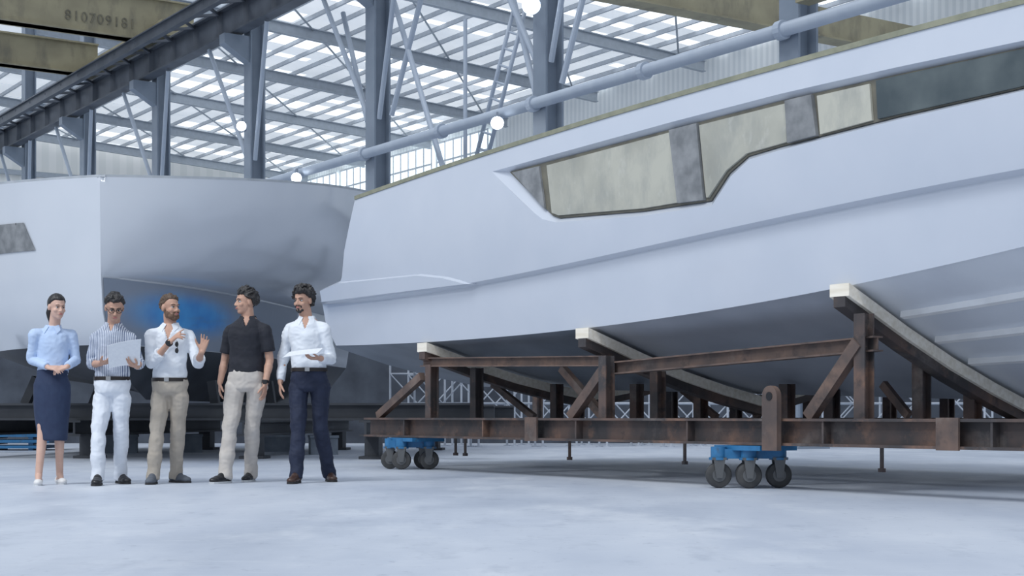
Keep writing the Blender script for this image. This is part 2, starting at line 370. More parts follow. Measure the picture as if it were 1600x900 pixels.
# bracing between columns
def rowpt(px,py,o=0):
    k=(px-800)/F; b=C0+t*o
    s=(b.x-k*b.y)/(-hx+k*hy); p=b+h*s; return V((p.x,p.y,EYE+(HZ-py)/F*p.y))
for (a,b,lab) in (((612,-10),(692,262),'pale tubular brace slanting right from the stern corner column'),((660,-10),(612,180),'pale tubular brace slanting left into the stern corner column'),((727,30),(727,252),'thin vertical steel drop rod between two columns'),((536,20),(574,190),'pale tubular brace slanting into the left flank of the stern corner column'),((912,-8),(878,130),'pale tubular brace leaning right of the floodlit column'),((800,-10),(838,150),'pale tubular brace leaning left of the floodlit column')):
    m=M(); m.tube(rowpt(*a),rowpt(*b),.07 if a[0]!=b[0] else .05); tag(obj('steel_brace',m,MT['lsteel']),lab,'brace')
r=thing('lattice_ladder','leaning lattice ladder with rungs, left of the floodlit column','ladder',rowpt(750,250))
for dx in (-8,10):
    m=M(); m.tube(rowpt(812+dx,10),rowpt(752+dx,245),.05); obj('rail',m,MT['lsteel'],r,True,True)
for q in range(9):
    f=(q+.5)/9; m=M(); m.tube(rowpt(804-60*f,10+235*f),rowpt(822-60*f,16+235*f),.03); obj('rung',m,MT['lsteel'],r,True,True)
# floodlights
for px,py,o,lab in ((830,8,-.8,'brightest floodlight at the top, in front of a column'),(777,192,-.75,'glowing floodlight on the pipe beside the lattice ladder'),(463,278,-.75,'glowing floodlight on the pipe low behind the left hull'),(377,197,-.75,'glowing floodlight hung beside a far column at left')):
    p=rowpt(px,py,o); rad=.14 if py>10 else .19
    r=thing('floodlight',lab,'floodlight',p)
    m=M(); m.cap((0,.3,0),rad*.55,(0,.02,0),rad*1.1,20,True); obj('housing',m,MT['lsteel'],r)
    m=M(); m.tube((0,.02,0),(0,-.02,0),rad,20); obj('lens',m,MT['lamp'],r)
    m=M(); m.bar((0,.3,0),(0,.75,0),.05,.05); m.bar((0,.2,0),(0,.2,rad+.15),.05,.05); obj('bracket',m,MT['steel'],r,False)

# ------------------------------------------------------------------ boat 2 (right, windowed hull)
ax,ay=.57,-.8217; OX,OY=-1.157,17.35
ROT=math.atan2(ay,ax)
def hp(px,py,v):
    k=(px-800)/F
    u=(k*(OY+ax*v)-OX-(-ay)*v)/(ax-ay*k)
    Y=OY+ay*u+ax*v
    return u,EYE+(HZ-py)/F*Y
def LP(px,py,v): u,z=hp(px,py,v); return V((u,v,z))
def pf(samples,v,deg):
    P=[hp(x,y,v) for x,y in samples]
    c=np.polyfit([p[0] for p in P],[p[1] for p in P],deg)
    def f(u):
        uc=min(u,8.6)
        val=np.polyval(c,uc)
        if u>uc: val+= (u-uc)*max(-.05,min(.06,np.polyval(np.polyder(c),uc)))
        return float(val)
    return f
VA,VC,VC2,VD=-.22,-.16,-.09,-.02
KV=2.2
zA=pf([(555,310),(700,263),(840,213),(1000,166),(1200,112),(1400,55),(1600,3)],VA,3)
zC=pf([(505,474),(600,463),(740,443),(890,417),(1100,367),(1300,322),(1600,268)],VC,3)
zD=pf([(525,540),(740,530),(910,513),(1100,487),(1310,450),(1450,420),(1600,385)],VD,3)
zK=pf([(1165,616),(1400,618),(1600,628)],KV,1)
def vside(u,z):
    f=(zA(u)-z)/(zA(u)-zC(u)); f=max(0,min(1,f))
    return VA+(VC-VA)*f-.05*math.sin(PI*f)
U0=[hp(555,310,VA)[0],hp(548,345,VA)[0],hp(540,380,VA)[0],hp(533,410,VA)[0],hp(526,440,VC)[0],hp(500,452,VC)[0],hp(504,476,VC2)[0],hp(515,510,VD)[0],hp(525,540,VD)[0],hp(530,545,.1)[0]]
UR=hp(540,400,-.2)[0]
stations=[UR+ (16.2)*( (i/56)**1.15) for i in range(57)]
def g(u): return 1 if u<8.6 else max(.012,1-((u-8.6)/(stations[-1]-8.6))**2.2)
def section(uc):
    pts=[]
    def add(i,f):
        u=uc+((U0[i]-UR)*math.exp(-(uc-UR)/.35))
        v,z=f(u); v=KV-(KV-v)*g(u); pts.append((u,v,z))
    def side(fr):
        def q(u):
            z=zA(u)+(zC(u)-zA(u))*fr; return vside(u,z),z
        return q
    add(0,side(0));add(1,side(.25));add(2,side(.5));add(3,side(.75));add(4,side(.94))
    add(5,lambda u:(VC,zC(u)+.015)); add(6,lambda u:(VC2,zC(u)-.015))
    add(7,lambda u:((VC2+VD)/2-.015,(zC(u)+zD(u))/2)); add(8,lambda u:(VD,zD(u))); add(9,lambda u:(.06,zD(u)-.02))
    ub=uc+(U0[9]-UR)*math.exp(-(uc-UR)/.35)
    near=pts
    mid=lambda f:(ub,KV-(KV-.06)*(1-f)*g(ub),(zD(ub)-.02)*(1-f)+zK(ub)*f-.05*math.sin(PI*f))
    near=near+[mid(.33),mid(.66)]
    ring=near+[(ub,KV,zK(ub))]+[(u,2*KV-v,z) for u,v,z in reversed(near)]+[(near[0][0],KV,near[0][2]+.02)]
    return ring
rings=[[V(p) for p in section(u)] for u in stations]
B2=thing('yacht_hull','large grey white yacht hull with a long recessed window band','yacht hull',(OX,OY,0),ROT)
m=M(); m.loft(rings)
n=len(rings[0])
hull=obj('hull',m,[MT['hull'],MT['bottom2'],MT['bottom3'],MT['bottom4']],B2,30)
OUT=[(768,268),(1050,190),(1220,146),(1400,105),(1600,63),(1760,28),(1760,104),(1600,142),(1400,188),(1215,236),(1170,250),(1142,276),(1112,322),(1000,338),(868,348),(846,343)]
INN=[(788,268),(1050,199),(1220,155),(1400,114),(1600,71),(1745,38),(1745,98),(1600,134),(1400,180),(1212,228),(1162,243),(1132,270),(1104,313),(1000,329),(868,340),(857,336)]
def surf(px,py,dv):
    u,z=hp(px,py,-.21); v=vside(u,z); u,z=hp(px,py,v); return V((u,v+dv,z))
cm=M()
r1=[V((p.x,-.7,p.z)) for p in (surf(x,y,0) for x,y in OUT)]; r2=[surf(x,y,-.002) for x,y in OUT]; r3=[surf(x,y,.07) for x,y in INN]
nn=len(OUT)
cm.add(r1+r2+r3,[[j+o,(j+1)%nn+o,(j+1)%nn+nn+o,j+nn+o] for o in (0,nn) for j in range(nn)]+[list(range(nn)),list(range(2*nn,3*nn))])
cutter=obj('cut',cm,MT['hull'],B2,False)
bo=hull.modifiers.new('b','BOOLEAN'); bo.operation='DIFFERENCE'; bo.solver='EXACT'; bo.object=cutter
dg=bpy.context.evaluated_depsgraph_get(); dg.update()
nm=bpy.data.meshes.new_from_object(hull.evaluated_get(dg))
hull.modifiers.clear(); hull.data=nm; bpy.data.objects.remove(cutter)
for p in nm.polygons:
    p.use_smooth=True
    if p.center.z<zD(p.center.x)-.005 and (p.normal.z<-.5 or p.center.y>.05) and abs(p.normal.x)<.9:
        p.material_index=1 if p.center.x>6.5 else (2 if p.center.x>3.3 else 3)  # painted shade: bottom gets darker in steps towards the stern
try: nm.set_sharp_from_angle(angle=math.radians(22))
except Exception: pass
def panel(name,pts,d0,d1,mm):
    m=M(); m.poly([surf(x,y,d0) for x,y in pts],[surf(x,y,d1) for x,y in pts]); return obj(name,m,mm,B2,False)
panel('window_backing',[(790,268)]+INN[1:],.05,.068,MT['wback'])
panel('window_pane',[(850,258),(1043,206),(1054,316),(1000,325),(868,336),(858,332)],.03,.052,MT['pane'])
panel('window_pane',[(1088,195),(1222,161),(1225,221),(1162,239),(1130,266),(1102,308),(1099,308)],.03,.052,MT['pane'])
panel('window_pane',[(1272,149),(1354,130),(1358,187),(1277,209)],.03,.052,MT['pane'])
panel('dark_panel',[(1364,125),(1600,74),(1740,42),(1740,96),(1600,132),(1367,185)],.03,.052,MT['wdark'])
panel('end_panel',[(796,269),(838,259),(847,326)],.03,.052,MT['wgrey'])
panel('mullion',[(1043,203),(1086,192),(1097,312),(1056,317)],.012,.06,MT['wgrey'])
panel('mullion',[(1224,157),(1265,147),(1273,211),(1228,223)],.012,.06,MT['wgrey'])
# gunwale rim
m=M()
P=[]
for u in stations:
    uu=u+(U0[0]-UR)*math.exp(-(u-UR)/.35); v=KV-(KV-VA)*g(uu); z=zA(uu)
    P.append([V((uu,v-.012,z-.012)),V((uu,v-.012,z+.03)),V((uu,v+.09,z+.03)),V((uu,v+.09,z-.012))])
m.loft(P); obj('gunwale_rim',m,MT['rim'],B2,False)
# stern fairing
o0=[(500,452),(530,438),(660,425),(705,430),(742,444),(600,463),(504,475)]
m=M(); a=[surf(x,y,.03) for x,y in o0]; b=[surf(x,y,-.03) for x,y in [(503,455),(532,443),(655,431),(695,435),(730,444),(600,460),(506,472)]]
m.poly(a,b); obj('stern_fairing',m,MT['hull'],B2,False)
# bottom strakes
for f in (.19,.38,.57):
    P=[]
    for q in range(30):
        u=6.75+q*.2
        gg=g(u); v=KV-(KV-.06)*(1-f)*gg; z=(zD(u)-.02)*(1-f)+zK(u)*f-.05*math.sin(PI*f)
        P.append([V((u,v-.03,z+.03)),V((u,v-.035,z-.03)),V((u,v+.012,z-.045)),V((u,v+.03,z+.01))])
    m=M(); m.loft(P); obj('spray_rail',m,MT['strake'],B2,False)

# ------------------------------------------------------------------ trolley under boat 2
T=thing('boat_trolley','rusty steel boat trolley with blue wheel bogies under the windowed yacht','boat trolley',(OX,OY,0),ROT)
ub=hp(580,660,0)[0]
for v in (0,4.4):
    m=M(); m.ib((ub,v,.47),(12.5,v,.47),.2,.22,.022,.02)
    for q in range(8): m.box((ub+.9+q*1.6,v,.47),(.02,.18,.19))
    obj('main_beam',m,MT['rust'],T,False)
for u in (-.6,1.6,3.32,5.3,6.6,9):
    m=M(); m.ib((u,.1,.47),(u,4.3,.47),.16,.18,.02,.015); obj('cross_beam',m,MT['rust'],T,False)
for p in (831,1482):
    u=hp(p,660,-.1)[0]; m=M(); m.box((u,-.108,.47),(.2,.02,.235)); obj('splice_plate',m,MT['rustb'],T,False)
u=hp(1209,660,-.12)[0]
m=M(); P=[]
rr=.085
oc=[(-rr,.32),(rr,.32)]+[(rr*math.cos(a),.76+rr*math.sin(a)) for a in [PI*i/10 for i in range(11)]]
for v in (-.17,-.12): P.append([V((u+x,v,z)) for x,z in oc])
m.poly(*P); m.m=1; m.tube((u,-.175,.76),(u,-.115,.76),.035,14); obj('lifting_lug',m,[MT['rustb'],MT['black']],T)
def post(px,py,v,w=.11,mm='rust'):
    a=LP(px,655,v); b=LP(px,py,v); m=M(); m.ib((a.x,v,.56),(a.x,v,b.z),w,w,.012,.012); obj('post',m,MT[mm],T,False)
for a in ((675,570,.0),(745,575,.5),(948,556,.0),(1028,580,.5),(1350,490,.05),(1440,553,1.0),(1520,600,1.6),(870,600,1.4),(995,600,1.7),(1095,605,1.8),(1230,600,1.6),(1300,600,1.9),
  (840,600,3.9),(905,600,3.9),(1050,600,3.9),(1150,600,3.9),(1265,600,3.9),(1390,600,3.9),(1480,600,3.9)): post(*a)
def brace(x0,y0,x1,y1,v,w=.09,mm='rustb'):
    m=M(); m.bar(LP(x0,y0,v),LP(x1,y1,v),w*.8,w); obj('brace',m,MT[mm],T,False)
brace(592,650,660,588,.0);brace(893,652,945,578,.0,.1);brace(878,575,942,650,.3,.08);brace(1265,652,1343,535,.02,.1);brace(1380,600,1420,650,1.5,.07)
brace(770,600,835,652,1.2,.07);brace(1060,604,1120,652,2.6,.07);brace(1180,652,1225,604,2.6,.07)
m=M(); m.ib(LP(662,566,0),LP(948,564,0),.1,.1,.012,.012); obj('top_rail',m,MT['rustb'],T,False)
m=M(); m.ib(LP(955,576,.1),LP(1372,537,.1),.11,.12,.014,.012); obj('top_rail',m,MT['rustb'],T,False)
for px in (658,908,1310):
    u=hp(px,450,-.1)[0]
    def hz(f): return (zD(u)-.02)*(1-f)+zK(u)*f-.05*math.sin(PI*f)
    for sgn in (1,-1):
        def pt(f,dz):
            v=.06+(KV-.06)*f
            v=v if sgn==1 else 2*KV-v
            return V((u,v,hz(f)+dz))
        m=M(); fs=[-.07,.25,.5,.75,1.0]
        pts=[pt(f,-.085) for f in fs]
        m.loft([[p+V((x,0,z)) for x,z in ((-.06,-.13),(.06,-.13),(.06,-.048),(-.06,-.048))] for p in pts])
        arm=obj('support_arm',m,MT['rust'],T,False)
        m=M(); m.loft([[p+V((x,0,z)) for x,z in ((-.1,-.048),(.1,-.048),(.1,.05),(-.1,.05))] for p in pts])
        obj('timber_pad',m,MT['wood'],arm,False)
for px in (712,727,890,1070,1378):
    a=LP(px,700,.3); m=M(); m.tube((a.x,.3,.16),(a.x,.3,.5),.016); m.tube((a.x,.3,.16),(a.x,.3,.19),.03); m.bar((a.x,.0,.45),(a.x,.32,.45),.05,.05); obj('jack_screw',m,MT['rust'],T)
# bogies
wx=V((ax,-ay,0)); wy=V((ay,ax,0))   # world X and Y in trolley coordinates
def bogie(u,offs):
    c=V((u,0,0))
    m=M()
    for x,y in offs: 
        p=c+wx*x+wy*y; m.tube(p+Zv*.24,p+Zv*.345,.065,16); m.tube(p+Zv*.235,p+Zv*.255,.08,16)
    m.box((u,.05,.335),(.55,.42,.04))
    xs=[o[0] for o in offs]
    m.bar(c+wx*min(xs)+Zv*.285,c+wx*max(xs)+Zv*.285,.09,.08)
    b=obj('wheel_bogie',m,MT['blue'],T)
    for x,y in offs:
        p=c+wx*x+wy*y; q=Zv*.108
        m=M(); m.m=0
        prof=[(-.04,.085),(-.035,.1),(-.025,.107),(.025,.107),(.035,.1),(.04,.085)]
        ringsw=[[p+q+wy*a_+wx*r_*math.cos(2*PI*i/24)+Zv*r_*math.sin(2*PI*i/24) for i in range(24)] for a_,r_ in prof]
        m.loft(ringsw); m.m=1
        m.tube(p+q-wy*.046,p+q+wy*.046,.055,18); m.m=0; m.tube(p+q-wy*.052,p+q+wy*.052,.02,12)
        obj('wheel',m,[MT['tire'],MT['hub']],b)
        m=M()
        for sd in (-1,1):
            w=wy*sd*.06
            m.poly([p+w-wx*.05+Zv*.25,p+w+wx*.05+Zv*.25,p+w+wx*.025+Zv*.085,p+w-wx*.025+Zv*.085],[p+w*1.15-wx*.05+Zv*.25,p+w*1.15+wx*.05+Zv*.25,p+w*1.15+wx*.025+Zv*.085,p+w*1.15-wx*.025+Zv*.085])
        m.bar(p-wy*.072+Zv*.245,p+wy*.072+Zv*.245,.12,.02)
        obj('fork',m,MT['hub'],b,False)
bogie(5.525,[(-.27,.0),(-.03,-.08),(.235,.02),(.02,.28)])
bogie(0.05,[(-.25,.1),(-.11,-.08),(.12,.12),(.2,-.04)])

# ------------------------------------------------------------------ boat 1 (left, bow towards the camera)
B1R=math.radians(-5.7)
B1=thing('yacht_hull','white yacht hull at left seen bow on, blue film at its foot','yacht hull',(-5.1,19,0),B1R)
LVR=[(3.57,.085,2.68,1.15,0),(3.2,.07,2.64,1.25,.01),(2.88,.05,2.52,1.5,.02),(2.58,.02,2.2,1.9,.03),(2.42,0,1.7,2.2,.04),(2.34,0,1.12,2.4,.05),(1.9,0,1.08,2.5,.1),(1.5,0,1.02,2.6,.3),(1.1,0,.7,2.6,.9),(.82,0,0,2.6,1.7)]
LVL=[(3.57,.085,3.7,1.6,0),(3.2,.07,3.7,1.62,.01),(2.88,.05,3.69,1.64,.02),(2.6,.02,3.67,1.66,.03),(2.4,0,3.65,1.68,.04),(2.28,0,3.64,1.7,.05),(1.9,0,3.6,1.74,.1),(1.5,0,3.5,1.8,.3),(1.15,0,2.7,2.1,.9),(.82,0,0,2.6,1.7)]
def catmull(p0,p1,p2,p3,f):
    return .5*((2*p1)+(p2-p0)*f+(2*p0-5*p1+4*p2-p3)*f*f+(3*p1-p0-3*p2+p3)*f**3)
def b1(l,s_,side=1,off=0):
    LV=LVR if side>0 else LVL
    i=min(int(l),len(LV)-2); f=l-i
    def ev(L):
        z0,dz,Bm,Ls,s0=L
        s=s0+(10-s0)*s_; return V((s,Bm*(1-math.exp(-(s-s0)/Ls)),z0+dz*min(s,5)))
    A=ev(LV[i]);D=ev(LV[i+1])
    if i<=4:
        A0=ev(LV[i-1]) if i>0 else A*2-D
        D1=ev(LV[i+2]) if i<4 else D*2-A
        s,b,z=catmull(A0,A,D,D1,f)
    else: s,b,z=A*(1-f)+D*f
    return V(((b+off)*side,s-off*.5,z))
TT=[(i/60)**1.7 for i in range(61)]
LL=[i/4 for i in range(20)]+[5,5.5,6,6.5,7,7.5,8,8.5,9]
m=M(); rr=[]
for tt in TT:
    R=[b1(l,tt,1) for l in LL]+[b1(l,tt,-1) for l in LL[-2::-1]]
    R.append(V((0,R[0].y,R[0].z+.02)))
    rr.append(R)
m.loft(rr)
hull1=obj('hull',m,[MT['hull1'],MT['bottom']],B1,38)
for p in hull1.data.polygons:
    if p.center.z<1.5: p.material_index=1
m=M(); G=[]
for q in range(30):
    tt=.002+(q/29)**1.5*.6
    G.append([b1(5.05+(6.97-5.05)*j/8,tt,1,.012) for j in range(9)])
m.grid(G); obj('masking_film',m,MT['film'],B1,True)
m=M(); G=[]
for q in range(12):
    tt=.056+q/11*.12
    G.append([b1(1.45+j/4*1.15,tt+(.012*(1-j/4) if q<2 else 0),-1,.015) for j in range(5)])
m.grid(G); obj('side_window',m,MT['wgrey'],B1,True)
P=[]
for sd in (-1,1):
    for tt in (TT[::-1] if sd==-1 else TT[1:]):
        p=b1(0,tt,sd); P.append([p+V((x*sd,0,z)) for x,z in ((.0,-.012),(.012,.018),(-.07,.018),(-.07,-.012))])
m=M(); m.loft(P); obj('gunwale_rim',m,MT['rim1'],B1,False)
# cradle below
r=thing('boat_cradle','dark steel cradle under the bow of the left yacht hull','cradle',(-5.1,19,0),B1R)
for y in (2.6,5.5,8.6):
    m=M(); m.ib((-4.2,y,.66),(4.3,y,.66),.2,.24,.03,.03); obj('cross_beam',m,MT['dsteel2'],r,False)
for x in (-2.9,-1.2,1.2,2.9):
    m=M(); m.ib((x,2.2,.43),(x,9.2,.43),.18,.22,.03,.03); obj('main_beam',m,MT['dsteel2'],r,False)
for x in (-2.9,-1.2,1.2,2.9):
    for y in (2.8,8.4):
        m=M(); m.box((x,y,.16),(.2,.3,.32)); m.box((x,y,.02),(.35,.4,.04)); obj('foot',m,MT['dsteel2'],r,False)
for x,y,z in ((-2.2,2.9,1.15),(.6,2.9,1.1),(-2.2,5.5,1.2),(.75,5.5,1.15),(-2.2,8.6,1.2),(.75,8.6,1.15)):
    m=M(); m.bar((x,y,.77),(x*.92,y,z),.12,.12); obj('post',m,MT['dsteel2'],r,False)
# clutter behind people
for k,w in enumerate(('bottom','second from the bottom','third from the bottom','topmost')):
    m=M(); m.box((-8.75+.03*k,27.2,.06+.1*k),(1.25,.9,.05),.05*k); m.box((-9.1,27.2,.017+.1*k),(.08,.8,.034)); m.box((-8.4,27.2,.017+.1*k),(.08,.8,.034))
    tag(obj('blue_pallet',m,MT['blue'],None,False),'blue pallet, %s of the stack behind the woman'%w,'pallet','stacked blue pallets')
for px,Y,w,hh,lab in ((190,25,.5,.3,'grey block on the floor behind the striped shirt man'),(292,25.5,.5,.3,'grey block on the floor between the bearded man and the polo man'),(430,26,.55,.28,'low grey block on the floor behind the polo man'),(505,24,.42,.3,'grey block on the floor right of the curly haired man')):
    p=at(px,650,Y); m=M(); m.box((p.x,Y,hh/2),(w,.5,hh),.2); m.box((p.x,Y,hh-.02),(w*1.06,.54,.04),.2)
    tag(obj('support_block',m,MT['conc'],None,False),lab,'block')
# scaffold frames
r0=thing('scaffold_frame','pale scaffold frame with crossed braces seen under the windowed hull','scaffold',(0,0,0),0,'scaffold frames behind the trolley')
for x in (-.55,.55):
    m=M(); m.tube((x,0,0),(x,0,1.7),.022); m.tube((x,0,0),(x,0,.02),.07); obj('upright',m,MT['scaf'],r0)
for z in (.25,.85,1.45):
    m=M(); m.tube((-.55,0,z),(.55,0,z),.017); obj('ledger',m,MT['scaf'],r0)
for q in (-1,1):
    m=M(); m.tube((-.55*q,.03*q,.25),(.55*q,.03*q,1.45),.014); obj('cross_brace',m,MT['scaf'],r0)
first=True
for Y,dx in ((29.9,.55),(30.9,0),(31.9,.3)):
    for i in range(11):
        X=-1.9+i*1.25+dx
        if (V((X,Y,0))-C0).length<.9: continue
        if first: r0.location=(X,Y,0); first=False
        else: dup(r0,(X,Y,0))

# ------------------------------------------------------------------ people
def nz(p,f): return noise.noise(V((p.x*f[0],p.y*f[1],p.z*f[2])))
def folds(amp,f=(7,7,9),extra=None):
    def fn(c,n):
        a=nz(c,f); b=nz(c+V((3,1,2)),tuple(q*2.3 for q in f))
        c=c+n*amp*(1.1*a+.5*(.4-1.3*abs(b)))
        return extra(c,n) if extra else c
    return fn
def hand(m,w,d,n,s,curl,ks=1.0,thumb=.5):
    d=V(d).normalized(); n=V(n); n=(n-d*n.dot(d)).normalized(); s2=d.cross(n).normalized()
    if s2.dot(V(s))<0: s2=-s2
    s=s2; w=V(w)
    offs=[.031,.0105,-.0105,-.03]; Ls=[.07,.078,.073,.057]
    for i in range(4):
        b0=w+s*offs[i]*.55*ks+d*.005; b1_=w+d*.082*ks+s*offs[i]*ks
        m.cap(b0,.0145*ks,b1_,.0115*ks,8)
        dd=(d+s*offs[i]*(6 if not isinstance(curl,(list,tuple)) else 9)).normalized(); p=b1_; c=curl[i] if isinstance(curl,(list,tuple)) else curl
        for q,fr in enumerate((.45,.31,.24)):
            dd=(dd*math.cos(c)+n*math.sin(c)).normalized(); p2=p+dd*Ls[i]*fr*ks
            m.cap(p,(.0098-.001*q)*ks,p2,(.0092-.0012*q)*ks,8); p=p2
    p=w+d*.022*ks+s*.018*ks; dd=(d*.6+s*.8+n*.25*thumb*2).normalized(); 
    for q,L in enumerate((.042,.032,.026)):
        p2=p+dd*L*ks; m.cap(p,(.0135-.0015*q)*ks,p2,(.012-.0015*q)*ks,8); p=p2; dd=(dd*.85+d*.35+n*.15).normalized()
HC=V((0,.012,.03)); HR=(.075,.094,.089)
def zt(y):
    xs=[-1,-.6,-.45,-.15,.15,.4,1]; ys=[.46,.46,.28,-.05,-.12,-.6,-.8]
    return float(np.interp(y,xs,ys))
def hair(fac,namp,nf,top=0,shift=0,seed=0):
    m=M(); rings=[]
    for i in range(1,40):
        th=PI*i/40; ring=[]
        for j in range(64):
            a=2*PI*j/64; d=V((math.sin(th)*math.cos(a),math.sin(th)*math.sin(a),math.cos(th)))
            w=(d.z-zt(d.y)-shift)/.1; w=max(0,min(1,w)); w=w*w*(3-2*w)
            q=noise.noise(d*nf+V((seed,0,0)))*.6+noise.noise(d*nf*2.2+V((seed,4,0)))*.4
            rad=.84+w*(fac-.84+top*max(0,d.z)**2+namp*q)
            ring.append(HC+V((d.x*HR[0]*rad,d.y*HR[1]*rad,d.z*HR[2]*rad)))
        rings.append(ring)
    m.loft(rings); return m
def tufts(m,fac,count,r,length,flow,lift,shift,seed,top=0):
    R=random.Random(seed); k=0
    while k<count:
        d=V((R.gauss(0,1),R.gauss(0,1),R.gauss(0,1))).normalized()
        if d.z-zt(d.y)-shift<.03: continue
        k+=1
        ff=fac+top*max(0,d.z)**2-.05
        p=HC+V((d.x*HR[0],d.y*HR[1],d.z*HR[2]))*ff
        fl=V(flow(d))+V((R.uniform(-.3,.3),R.uniform(-.3,.3),R.uniform(-.3,.3)))
        fl=fl-d*fl.dot(d); fl=fl.normalized() if fl.length>.01 else V((0,1,0))
        e=p+fl*length*R.uniform(.7,1.2)+d*lift*R.uniform(.5,1.3)
        mid=(p+e)/2+d*lift*.4
        m.cap(p,r,mid,r*.95,8); m.cap(mid,r*.95,e,r*.45,8)
def person(label,Y,cx,foot,H_,skin,head,sh,el,wr,hands,hip,kn,an,fyaw,pel,top,bot,shoe,hairm,female=False,**kw):
    s=F/Y
    def q(p): return V(((p[0]-cx)/s,p[2] if len(p)>2 else 0,(foot-p[1])/s))
    k=H_/1.75
    r=thing('person',label,'person',((cx-800)/F*Y,Y,0))
    sh=[q(p) for p in sh];el=[q(p) for p in el];wr=[q(p) for p in wr];hip=[q(p) for p in hip];kn=[q(p) for p in kn];an=[q(p) for p in an]
    for a_ in an: a_.z=.088
    hc=q(head[:3]); Rh=(Matrix.Rotation(math.radians(head[3]),3,'Z')@Matrix.Rotation(math.radians(head[4]),3,'X'))
    hs=kw.get('hs',.96)
    def hd(x,y,z): return hc+Rh@(V((x,y,z))*hs)
    sc=(sh[0]+sh[1])/2; pc=q((pel,0)); 
    def cxy(z):
        f=max(0,min(1,(z/k-.92)/(1.40-.92))); return pc.x*(1-f)+sc.x*f, sc.y*f+.0
    wsc=.9 if female else 1.0
    body=[(.84,.12,.09),(.92,.14,.10),(1.0,.13,.092),(1.1,.118,.085),(1.22,.135,.095),(1.33,.15,.10),(1.40,.12,.08),(1.45,.07,.06)]
    m=M(); m.zloft([(z*k,*cxy(z*k),a*wsc*k,b*wsc*k) for z,a,b in body])
    nb=V((sc.x,sc.y+.015,1.41*k))
    m.cap(nb,.06*k*wsc,hd(0,.014,-.06),.054*k*wsc)
    for i in (0,1):
        m.cap(nb+V((0,0,-.02)),.045*k,sh[i],.045*k)
        m.cap(sh[i],.043*k,el[i],.036*k*wsc); m.cap(el[i],.036*k*wsc,wr[i],.026*k*wsc)
        f=el[i].lerp(wr[i],.25); m.cap(f,.039*k*wsc,el[i].lerp(wr[i],.5),.034*k*wsc)
        m.cap(hip[i],.078*k,kn[i],.05*k); m.cap(kn[i],.047*k,an[i],.032*k)
        m.cap(kn[i].lerp(an[i],.2)+V((0,.012,0)),.047*k,kn[i].lerp(an[i],.55)+V((0,.01,0)),.039*k)
        hand(m,wr[i],*hands[i],ks=.92 if female else 1.0)
        Rf=Matrix.Rotation(math.radians(fyaw[i]),3,'Z'); a=V((an[i].x,an[i].y,0))
        fz=.022 if shoe.get('low') else .04
        m.cap(an[i],.034*k,a+Rf@V((0,-.07,fz+.012)),.024*k); m.cap(a+Rf@V((0,.02,.045)),.03,a+Rf@V((0,-.12,.024)),.018)
    # head
    def he(c,rad): m.ell(hc+Rh@(V(c)*hs),tuple(x*hs for x in rad),Rh)
    he(HC,HR); he((0,-.02,-.036),(.062,.072,.084)); he((0,-.054,-.09),(.034,.03,.026)); he((0,-.03,-.075),(.05,.05,.04))
    m.cap(hd(0,-.084,.006),.008*hs,hd(0,-.106,-.03),.0115*hs,8); he((.012,-.095,-.034),(.0095,.012,.008)); he((-.012,-.095,-.034),(.0095,.012,.008))
    he((0,-.074,.024),(.05,.014,.01)); he((0,-.085,-.06),(.024,.012,.012))
    for sg in (-1,1): he((sg*.076,.01,-.008),(.012,.02,.033)); he((sg*.04,-.06,-.03),(.022,.022,.02))
    remesh(m,'body',skin,r,.006,3)
    # eyes, brows, mouth
    for sg in (-1,1):
        m=M(); m.ell(hd(sg*.031,-.0705,.001),(.0125*hs,.0125*hs,.0075*hs),Rh); m.m=1; m.ell(hd(sg*.031,-.0815,.001),(.0058*hs,.003*hs,.0058*hs),Rh); m.cap(hd(sg*.018,-.082,.007),.002,hd(sg*.045,-.076,.006),.0018,6)
        obj('eye',m,[MT['eyew'],MT['iris']],r,True)
        m=M(); bw=.6 if female else 1; m.path([hd(sg*.015,-.0875,.0235),hd(sg*.032,-.086,.0275),hd(sg*.049,-.077,.023)],.0034*hs*bw,8); obj('eyebrow',m,hairm['mat'],r,True)
    m=M(); m.ell(hd(0,-.0955,-.0575),(.021*hs,.006*hs,.0045*hs),Rh); m.ell(hd(0,-.0945,-.065),(.018*hs,.006*hs,.005*hs),Rh); obj('mouth',m,MT['lips'],r,True)
    # hair
    fac,namp,nf,tp,shf,sd_=hairm['a']
    m=hair(fac,namp,nf,tp,shf,sd_)
    if 'tuft' in hairm:
        cnt,rd,ln,fl,lf=hairm['tuft']; tufts(m,fac,cnt,rd,ln,fl,lf,shf,sd_*7+1,tp)
    ha=.0015 if female else .003
    m.v=[tuple(hd(*p)) for p in m.v]; ho=remesh(m,'hair',hairm['mat'],r,.005,1,lambda c,n:c+n*ha*nz(c,(70,70,40)))
    if 'tail' in hairm:
        m=M(); pts=[hd(*p) for p in hairm['tail']]
        for i,(a,b) in enumerate(zip(pts[:-1],pts[1:])): m.cap(a,[.026,.03,.027,.018][i],b,[.03,.027,.018,.006][i],10)
        remesh(m,'ponytail',hairm['mat'],ho,.006,2,lambda c,n:c+n*.003*nz(c,(60,60,15)))
    if kw.get('beard')=='full':
        m=M()
        def be(c,rad): m.ell(hc+Rh@(V(c)*hs),tuple(x*hs for x in rad),Rh)
        be((0,-.056,-.096),(.04,.036,.03))
        for sg in (-1,1): be((sg*.046,-.022,-.062),(.02,.04,.04)); be((sg*.034,-.05,-.085),(.026,.032,.026)); be((sg*.02,-.089,-.047),(.018,.01,.006)); be((sg*.028,-.078,-.064),(.009,.012,.02)); be((sg*.066,-.002,-.03),(.009,.016,.03))
        remesh(m,'beard',MT['beard'],r,.005,1,lambda c,n:c+n*.003*nz(c,(90,90,90)))
